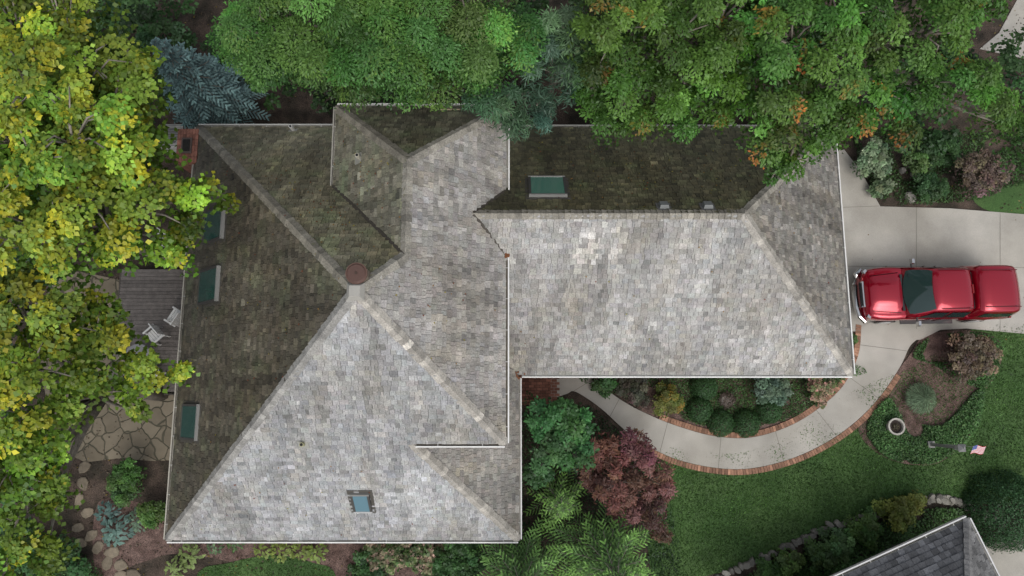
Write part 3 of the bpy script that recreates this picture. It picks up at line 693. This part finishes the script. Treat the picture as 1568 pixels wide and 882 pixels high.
nroof(cn[0],d1,[cn[0],cn[1],r2,r1],(.075,.078,.085)); nroof(cn[0],d2,[cn[0],cn[3],r1],(.13,.13,.13)); nroof(cn[3],d1,[cn[3],cn[2],r2,r1],(.1,.1,.1)); nroof(cn[1],d2,[cn[1],cn[2],r2],(.1,.1,.1))
TB.build('roof_shingles',M_tile,nb)
CA=Acc(); 
def nrmf(a,b,c): 
    n=(b-a).cross(c-a).normalized(); return n if n.z>0 else -n
n1=nrmf(cn[0],cn[1],r1); n2=nrmf(cn[0],cn[3],r1); caps(cn[0],r1,n1,n2,(.17,.17,.17),.12); caps(r1,r2,n1,nrmf(cn[3],cn[2],r1),(.17,.17,.17),.12); CA.build('ridge_caps',M_tile,nb)
GU=Acc(); gutter(cn[0],cn[1],-d2,.10,(.6,.6,.6)); gutter(cn[0],cn[3],-d1,.10,(.6,.6,.6)); GU.build('gutters',M_paint,nb)
A=Acc(); cc=(cn[0]+cn[2])/2; A.box((cc.x,cc.y,1.45),(L1-1.9,L2-1.9,2.9),(.2,.19,.17),rz=math.atan2(d1.y,d1.x)); A.build('walls',M_stone,nb)

# ---------------------------------------------------------------- pot, lamp post, flag
pt=empty('planter_pot'); A=Acc(); p=G(1371,653,.4)
prof=[(.16,0),(.2,.02),(.27,.4),(.31,.42),(.31,.47),(.25,.47),(.24,.36)]
n=24; vs=[];fs=[]
for r,z in prof:
    for k in range(n): t=6.283*k/n; vs.append((r*math.cos(t),r*math.sin(t),z))
for i in range(len(prof)-1):
    for k in range(n): fs.append((i*n+k,i*n+(k+1)%n,(i+1)*n+(k+1)%n,(i+1)*n+k))
A.add(vs,fs,(.42,.40,.36)); cyl(A,(0,0,.33),.235,.02,n,(.03,.022,.018)); A.build('pot',M_stone,pt,False); pt.location=(p.x,p.y,.03)
L=Leaves(); dome(L,(0,0,.33),.14,.14,(.10,.09,.05),70,.05); L.build('plant',M_leaf,pt)
lp=empty('lamp_post'); A=Acc(); p=G(1421,680,0); gy=(.22,.22,.21)
A.box((0,0,.1),(.24,.24,.2),gy); A.box((0,0,.85),(.11,.11,1.5),gy,taper=.85); A.box((0,0,1.62),(.16,.16,.04),gy); A.box((0,0,1.78),(.15,.15,.26),(.35,.36,.34),taper=1.3); A.box((0,0,1.95),(.26,.26,.08),(.18,.18,.18),taper=.3); cyl(A,(0,0,1.98),.02,.06,8,gy)
A.build('post_and_lantern',M_paint,lp); lp.location=(p.x,p.y,0.03)
fl=empty('flag'); A=Acc(); p=G(1440,680,0)
A.tube([(0,0,0),(.04,.02,.8),(.08,.03,1.7)],[.012,.011,.010],8,(.35,.35,.35))
for i in range(13):
    t0=i/13
    for j in range(8):
        x0=.08+j*.06; x1=x0+.06; f=lambda x: .03*math.sin((x-.12)*14)
        c=(.45,.03,.05) if i%2==0 else (.7,.7,.7)
        if i<7 and j<3: c=(.03,.05,.2) if (i+j)%2 else (.12,.15,.35)
        def q(x,t): return (x+.01, .03+f(x)-.28*t+.02, 1.68-.2*t-.1*(x-.12))
        A.add([q(x0,t0),q(x0,t0+1/13),q(x1,t0+1/13),q(x1,t0)],[(0,1,2,3)],c)
A.build('pole_and_cloth',M_paint,fl); fl.location=(p.x,p.y,.02)

# ---------------------------------------------------------------- trees
YG=(.150,.270,.036); YL=(.48,.44,.035); OK=(.085,.180,.034); OR=(.32,.15,.03)
A1=[(30,40,10,1.6),(110,20,10,1.15),(60,130,11,1.55),(140,95,10.5,1.15),(187,138,10,.95,.7),(212,172,9,.75,.7),(120,200,11,1.35),(195,240,10,1.1),(232,232,8.5,.55,.6),(60,250,11,1.35),(150,310,10.5,1.2),(230,318,9.5,1.0),(285,300,8.5,.72),(322,293,8,.42),(262,365,8.5,.62),(100,370,10,1.05),(40,350,10.5,1.25),(180,380,9,.65),(283,405,8,.35),(15,200,11,1.5),(200,75,9,.45),(-60,100,10,1.8),(-70,300,10,1.8)]
tree('yellow_maple_tree',G(20,300,9).to_tuple()[:2]+(0,),A1,YG,YL,.30,trunk_r=.27,ls=.122,asp=.85,cr=.46,lvar=.13,cover_=1.0,fill=.75,lift=.22,vj=.28)
B1=[(40,470,10,1.15,1.2),(100,495,9.5,.95,1.3),(155,500,9,.65,1.2),(60,560,10,1.1,1.2),(130,560,9,.8),(190,545,8.5,.7),(240,565,8,.55),(278,572,7.5,.36),(30,640,9.5,1.05),(100,625,8.5,.62),(165,600,8,.5,.6),(208,630,7.5,.35,.3),(20,720,8,.95,.5),(80,690,7.5,.5,.4),(95,765,6,.45,.2),(30,800,7,.75,.3),(75,850,6,.6,.2),(15,875,7,.9,.3),(-60,500,10,1.6),(-60,700,9,1.6)]
tree('yellow_maple_tree',G(10,600,8).to_tuple()[:2]+(0,),B1,(.14,.255,.036),YL,.32,trunk_r=.25,ls=.12,asp=.85,cr=.42,lvar=.13,cover_=1.0,fill=.75,lift=.22,vj=.28)
D1=[(400,50,10,1.1),(480,35,11,1.3),(560,50,11,1.3),(640,35,11,1.3),(720,45,10.5,1.2),(430,90,9,.65),(515,98,10,.9),(600,105,9.5,.9),(680,108,9.5,.85),(785,45,10,1.1),(350,45,9,.8),(560,-30,11,1.6),(700,-40,11,1.6),(450,-30,10,1.5),(395,108,8.5,.4),(560,128,9,.4),(640,128,9,.4),(470,118,8.5,.35),(740,120,9,.5)]
tree('locust_tree',G(600,10,9).to_tuple()[:2]+(0,),D1,(.085,.20,.048),(.15,.26,.05),.2,trunk_r=.26,ls=.085,asp=.45,cr=.55,K=9,droop=.75,lai=1.9,vj=.25)
E1=[(770,150,8.5,.75),(822,160,8,.6),(725,145,8,.4),(850,105,9,.95),(885,50,10,1.0),(785,182,7.8,.3),(830,188,7.6,.3)]
tree('pine_tree',G(850,60,8).to_tuple()[:2]+(0,),E1,(.085,.175,.10),None,0,trunk_r=.2,ls=.17,asp=.16,cr=.4,K=10,lai=1.6,droop=.6)
F1=[(950,30,11,1.3),(1040,50,11,1.2),(955,110,10,1.0),(1050,125,10,1.0),(935,190,8.5,.55),(995,170,9,.7),(1045,185,8.5,.55),(1120,110,10,1.1),(1130,20,11,1.3),(1100,175,8.5,.45),(905,135,9,.5),(1000,-50,11,1.6),(1120,-60,11,1.6)]
tree('oak_tree',G(1010,20,8).to_tuple()[:2]+(0,),F1,OK,OR,.03,trunk_r=.26,ls=.098,asp=.5,lvar=.14,cr=.38,cover_=1.0,fill=.8,vj=.26)
G1=[(1200,60,11,1.2),(1215,145,10,1.1),(1175,205,9,.7),(1212,238,8,.5),(1280,100,10.5,1.1),(1290,175,9.5,.9),(1290,20,11,1.2),(1370,60,10.5,1.0),(1360,140,9.5,.9),(1385,190,8,.5),(1450,40,11,1.0),(1440,130,9.5,.9),(1500,120,9,.8),(1525,185,8,.6),(1556,160,8,.6),(1248,222,8,.45),(1186,266,7.6,.25),(1300,-60,11,1.6),(1460,-50,11,1.4),(1510,10,10,.4),(1620,200,8,1.2)]
tree('oak_tree',G(1330,30,8).to_tuple()[:2]+(0,),G1,(.082,.185,.036),(.36,.12,.03),.03,trunk_r=.26,ls=.1,asp=.55,lvar=.14,cr=.38,cover_=1.0,fill=.8,vj=.26)
conifer('blue_spruce_tree',240,66,6.0,1.75,(.17,.27,.275),nl=17,nb=10,m=360,need=.13,tip=(1.35,1.35,1.3),z0=1.2,wn=.42)
conifer('spruce_tree',955,900,6.0,2.2,(.16,.31,.095),nl=10,nb=7,m=440,need=.13,fr=.34,tip=(1.5,1.45,1.2),wn=.32,z0=1.2)
conifer('spruce_tree',800,925,5.4,2.0,(.15,.29,.095),nl=10,nb=7,m=400,need=.13,fr=.34,tip=(1.45,1.4,1.2),wn=.32,z0=1)
conifer('spruce_tree',862,780,3.8,1.05,(.16,.30,.09),nl=7,nb=7,m=230,fr=.34,tip=(1.5,1.45,1.2),wn=.32)
tree('dogwood_tree',G(860,670,2).to_tuple()[:2]+(0,),[(835,640,3.4,.7),(872,645,3.5,.75),(898,672,3.2,.6),(845,690,3.2,.75),(880,700,3,.6),(825,728,2.6,.5)],(.062,.15,.052),None,0,trunk_r=.1,ls=.12,asp=.6,cr=.3,zj=.2)
tree('japanese_maple_tree',G(965,740,1.5).to_tuple()[:2]+(0,),[(920,690,2.9,.65),(975,690,3.1,.7),(1000,735,2.9,.75),(945,740,3.3,.85),(1000,785,2.5,.6),(960,780,2.7,.6),(905,730,2.6,.5),(1015,755,2.4,.45),(1010,815,2,.35)],(.155,.078,.066),(.22,.13,.07),.2,trunk_r=.1,ls=.13,asp=.32,cr=.26,zj=.2,lai=1.8)
UL=Leaves()
for _ in range(140):
    u_=rng.uniform(-60,1640); v_=rng.uniform(-90,170)
    if 300<u_<1290: v_=rng.uniform(-90,150)
    if u_>1250: v_=rng.uniform(-90,215)
    p=G(u_,v_,rng.uniform(.6,3.0))
    if p.y<10.3 and p.x<11.8 and p.x>-11.5: continue
    if p.x>14 and p.y>13.5 and rng.random()<.8: continue
    lobe(UL,p,rng.uniform(.5,1.0),np.array((.035,.075,.024))*math.exp(rng.normal()*.3),ls=.14,fill=0,cr=.35,lai=1.5)
UL.build('understory_shrubs',M_leaf)
UL=Leaves()
for u_,v_,z,r in [(30,650,2,1.0),(60,740,1.5,.9),(20,820,1.5,.9),(70,860,1,.8),(110,862,.8,.6),(40,420,2,1),(60,330,2,1.2),(150,250,2,1),(200,180,2,.9),(240,60,2,1),(90,50,2,1.2),(170,20,2,1),(0,550,2,1)]:
    lobe(UL,G(u_,v_,z),r,np.array((.05,.11,.04))*math.exp(rng.normal()*.2),ls=.12,fill=0,cr=.35,lai=1.8)
UL.build('side_shrubs',M_leaf)
for u_,v_,r in [(1073,627,20),(1106,648,21),(1145,648,22),(1180,629,20),(1080,592,22)]:
    shrub('boxwood_shrub',u_,v_,r,.75,(.045,.105,.036),ls=.045,vj=.15,rough=.05)
loose('spirea_shrub',1025,612,30,.8,(.13,.17,.04),alt=(.26,.16,.03),palt=.25,ls=.06)
loose('barberry_shrub',972,598,32,.8,(.075,.085,.055),ls=.06,alt=(.10,.055,.06),palt=.3)
loose('euonymus_shrub',1186,596,34,.9,(.14,.22,.155),ls=.08)
loose('evergreen_shrub',930,585,26,.7,(.06,.13,.045),ls=.07)
loose('hydrangea_shrub',1258,592,30,.7,(.09,.16,.05),ls=.10,alt=(.6,.32,.28),palt=.5)
shrub('dwarf_shrub',1113,612,14,.3,(.15,.12,.10),ls=.05)
loose('evergreen_shrub',1306,520,14,.5,(.06,.12,.035),nlob=3); 
cover('entry_groundcover',[(900,575),(1290,578),(1308,560),(1280,592),(1240,622),(1195,645),(1100,655),(1040,640),(980,615)],12000,.06,(.06,.125,.038),.12,thr=-.22)
cover('bed_groundcover',[(1325,655),(1355,610),(1385,640),(1440,650),(1490,600),(1505,600),(1488,660),(1443,702),(1400,710),(1350,696)],16000,.07,(.07,.15,.048),.2,alt=(.13,.22,.08),palt=.15,thr=-.5)
cover('bed_groundcover',[(1395,545),(1425,515),(1500,510),(1530,535),(1510,590),(1470,585),(1430,560)],8000,.07,(.065,.14,.042),.2,thr=-.3)
loose('smokebush_shrub',1494,545,46,1.2,(.14,.10,.078),nlob=7,alt=(.19,.16,.08),palt=.3,ls=.075,lai=1.5)
loose('smokebush_shrub',1515,262,46,1.5,(.15,.105,.09),nlob=7,alt=(.18,.16,.08),palt=.25,ls=.075,lai=1.5)
L=Leaves(); c=G(1411,610,.3); n=1500; th=rng.random(n)*6.283; r=rng.random(n)**.6*.55; d=np.stack([np.cos(th),np.sin(th),np.zeros(n)],1)
P=np.array([c.x,c.y,.5])+d*r[:,None]; P[:,2]-=.7*r**2; L.add(P,np.array([0,0,1.])+d*.7+rng.normal(size=(n,3))*.2,.24,.06,np.array((.15,.22,.13))*np.exp(rng.normal(size=n)*.3)[:,None],d); L.build('ornamental_grass',M_leaf)
loose('variegated_shrub',1345,240,36,1.0,(.17,.25,.14),ls=.09,alt=(.34,.40,.27),palt=.3)
loose('evergreen_shrub',1432,285,34,.9,(.06,.125,.045),ls=.06); loose('variegated_shrub',1352,283,22,.6,(.17,.24,.13),ls=.09); loose('evergreen_shrub',1452,225,36,1.,(.06,.125,.045),ls=.07)
loose('hydrangea_shrub',1405,245,24,.8,(.1,.18,.055),ls=.09)
cover('upper_groundcover',[(1305,215),(1340,200),(1600,215),(1600,270),(1540,290),(1490,308),(1400,314),(1352,310),(1325,270)],14000,.07,(.058,.115,.036),.2,thr=-.3)
for i,(u_,v_,r,cc) in enumerate([(1378,785,34,(.19,.23,.05)),(1330,815,32,(.09,.17,.045)),(1290,830,30,(.13,.22,.085)),(1262,855,28,(.075,.14,.045)),(1212,862,24,(.12,.2,.055)),(1180,878,22,(.085,.16,.045)),(1405,772,22,(.19,.23,.05))]):
    loose('perennial_shrub',u_,v_,r,.6,cc,ls=.08)
cover('lower_groundcover',[(1110,900),(1160,872),(1260,825),(1340,800),(1420,778),(1470,790),(1290,880),(1230,930)],12000,.08,(.068,.135,.042),.25,thr=-.4)
shrub('yew_shrub',1550,785,58,1.4,(.038,.095,.034),ls=.06,rough=.08)
for u_,v_,r,cc in [(292,850,22,(.2,.27,.09)),(268,870,18,(.2,.27,.09)),(405,838,18,(.19,.25,.06)),(432,843,19,(.2,.26,.06)),(460,842,18,(.19,.25,.06)),(486,846,17,(.18,.25,.06)),(180,812,26,(.12,.2,.17)),(165,785,20,(.1,.18,.16)),(215,795,20,(.12,.18,.12)),(330,835,14,(.09,.15,.07)),(360,832,14,(.07,.13,.04))]:
    hosta('hosta_plant',u_,v_,r,cc)
loose('green_shrub',185,728,30,1.2,(.08,.17,.042),ls=.07); loose('green_shrub',232,790,28,.9,(.095,.17,.042),ls=.07); loose('green_shrub',188,758,24,.9,(.07,.15,.042),ls=.07)
for u_,v_ in [(575,848),(615,850),(655,852)]: loose('hydrangea_shrub',u_,v_,34,.8,(.07,.145,.04),ls=.11,alt=(.6,.38,.32),palt=.3)
loose('green_shrub',715,858,40,1.2,(.055,.12,.038),ls=.09); loose('green_shrub',690,880,40,1.2,(.055,.12,.038),ls=.09); loose('green_shrub',560,884,40,.8,(.055,.12,.038),ls=.09)
cover('ground_cover',[(100,830),(160,880),(140,930),(0,930),(0,800)],6000,.09,(.055,.115,.038),.3)
cover('ground_cover',[(800,620),(830,615),(900,620),(960,670),(1000,700),(1030,900),(790,900)],9000,.08,(.045,.095,.034),.25)
cover('grass',lawnpx,70000,.075,(.070,.145,.036),.035,asp=.28,vj=.25,zup=.7,z0=.022)
cover('grass_back',[(300,884),(350,862),(420,850),(480,862),(515,884),(520,1000),(300,1000)],10000,.075,(.07,.145,.036),.035,asp=.28,zup=.7,z0=.022)
cover('leaf_litter',[(-100,-100),(1700,-100),(1900,300),(1500,320),(1300,200),(290,170),(200,420),(230,700),(250,830),(900,850),(1000,930),(-100,930)],14000,.08,(.08,.06,.04),.03,alt=(.2,.15,.04),palt=.12,asp=.7)
cover('drive_litter',[(1300,320),(1900,340),(1900,505),(1300,500)],40,.06,(.2,.12,.04),.01,asp=.7,z0=.06)

# ---------------------------------------------------------------- camera, light
cam=bpy.data.cameras.new('camera'); cam.lens=36*F/1568; cam.sensor_width=36; cam.clip_end=2000
co=link(bpy.data.objects.new('camera',cam)); co.location=(0,0,H); co.rotation_euler=(T,0,0)
sc=bpy.context.scene; sc.camera=co
w=bpy.data.worlds.new('World'); sc.world=w; w.use_nodes=True; nt=w.node_tree; nt.nodes.clear()
o=nt.nodes.new('ShaderNodeOutputWorld'); b=nt.nodes.new('ShaderNodeBackground'); s=nt.nodes.new('ShaderNodeTexSky'); hs=nt.nodes.new('ShaderNodeHueSaturation')
s.sky_type='NISHITA'; s.sun_disc=False; el,az=math.radians(58),math.radians(165); s.sun_elevation=el; s.sun_rotation=az; s.dust_density=4; s.air_density=1.2
hs.inputs['Saturation'].default_value=.35
nt.links.new(s.outputs[0],hs.inputs['Color']); nt.links.new(hs.outputs[0],b.inputs[0]); nt.links.new(b.outputs[0],o.inputs[0]); b.inputs[1].default_value=.15
sd=bpy.data.lights.new('sun','SUN'); sd.energy=1.05; sd.angle=math.radians(45); sd.color=(1,.97,.92)
so=link(bpy.data.objects.new('sun',sd)); dv=V((math.sin(az)*math.cos(el),math.cos(az)*math.cos(el),math.sin(el))); so.rotation_euler=(-dv).to_track_quat('-Z','Y').to_euler(); so.location=(0,0,60)
sc.view_settings.view_transform='Standard'; sc.view_settings.look='None'; sc.view_settings.exposure=0
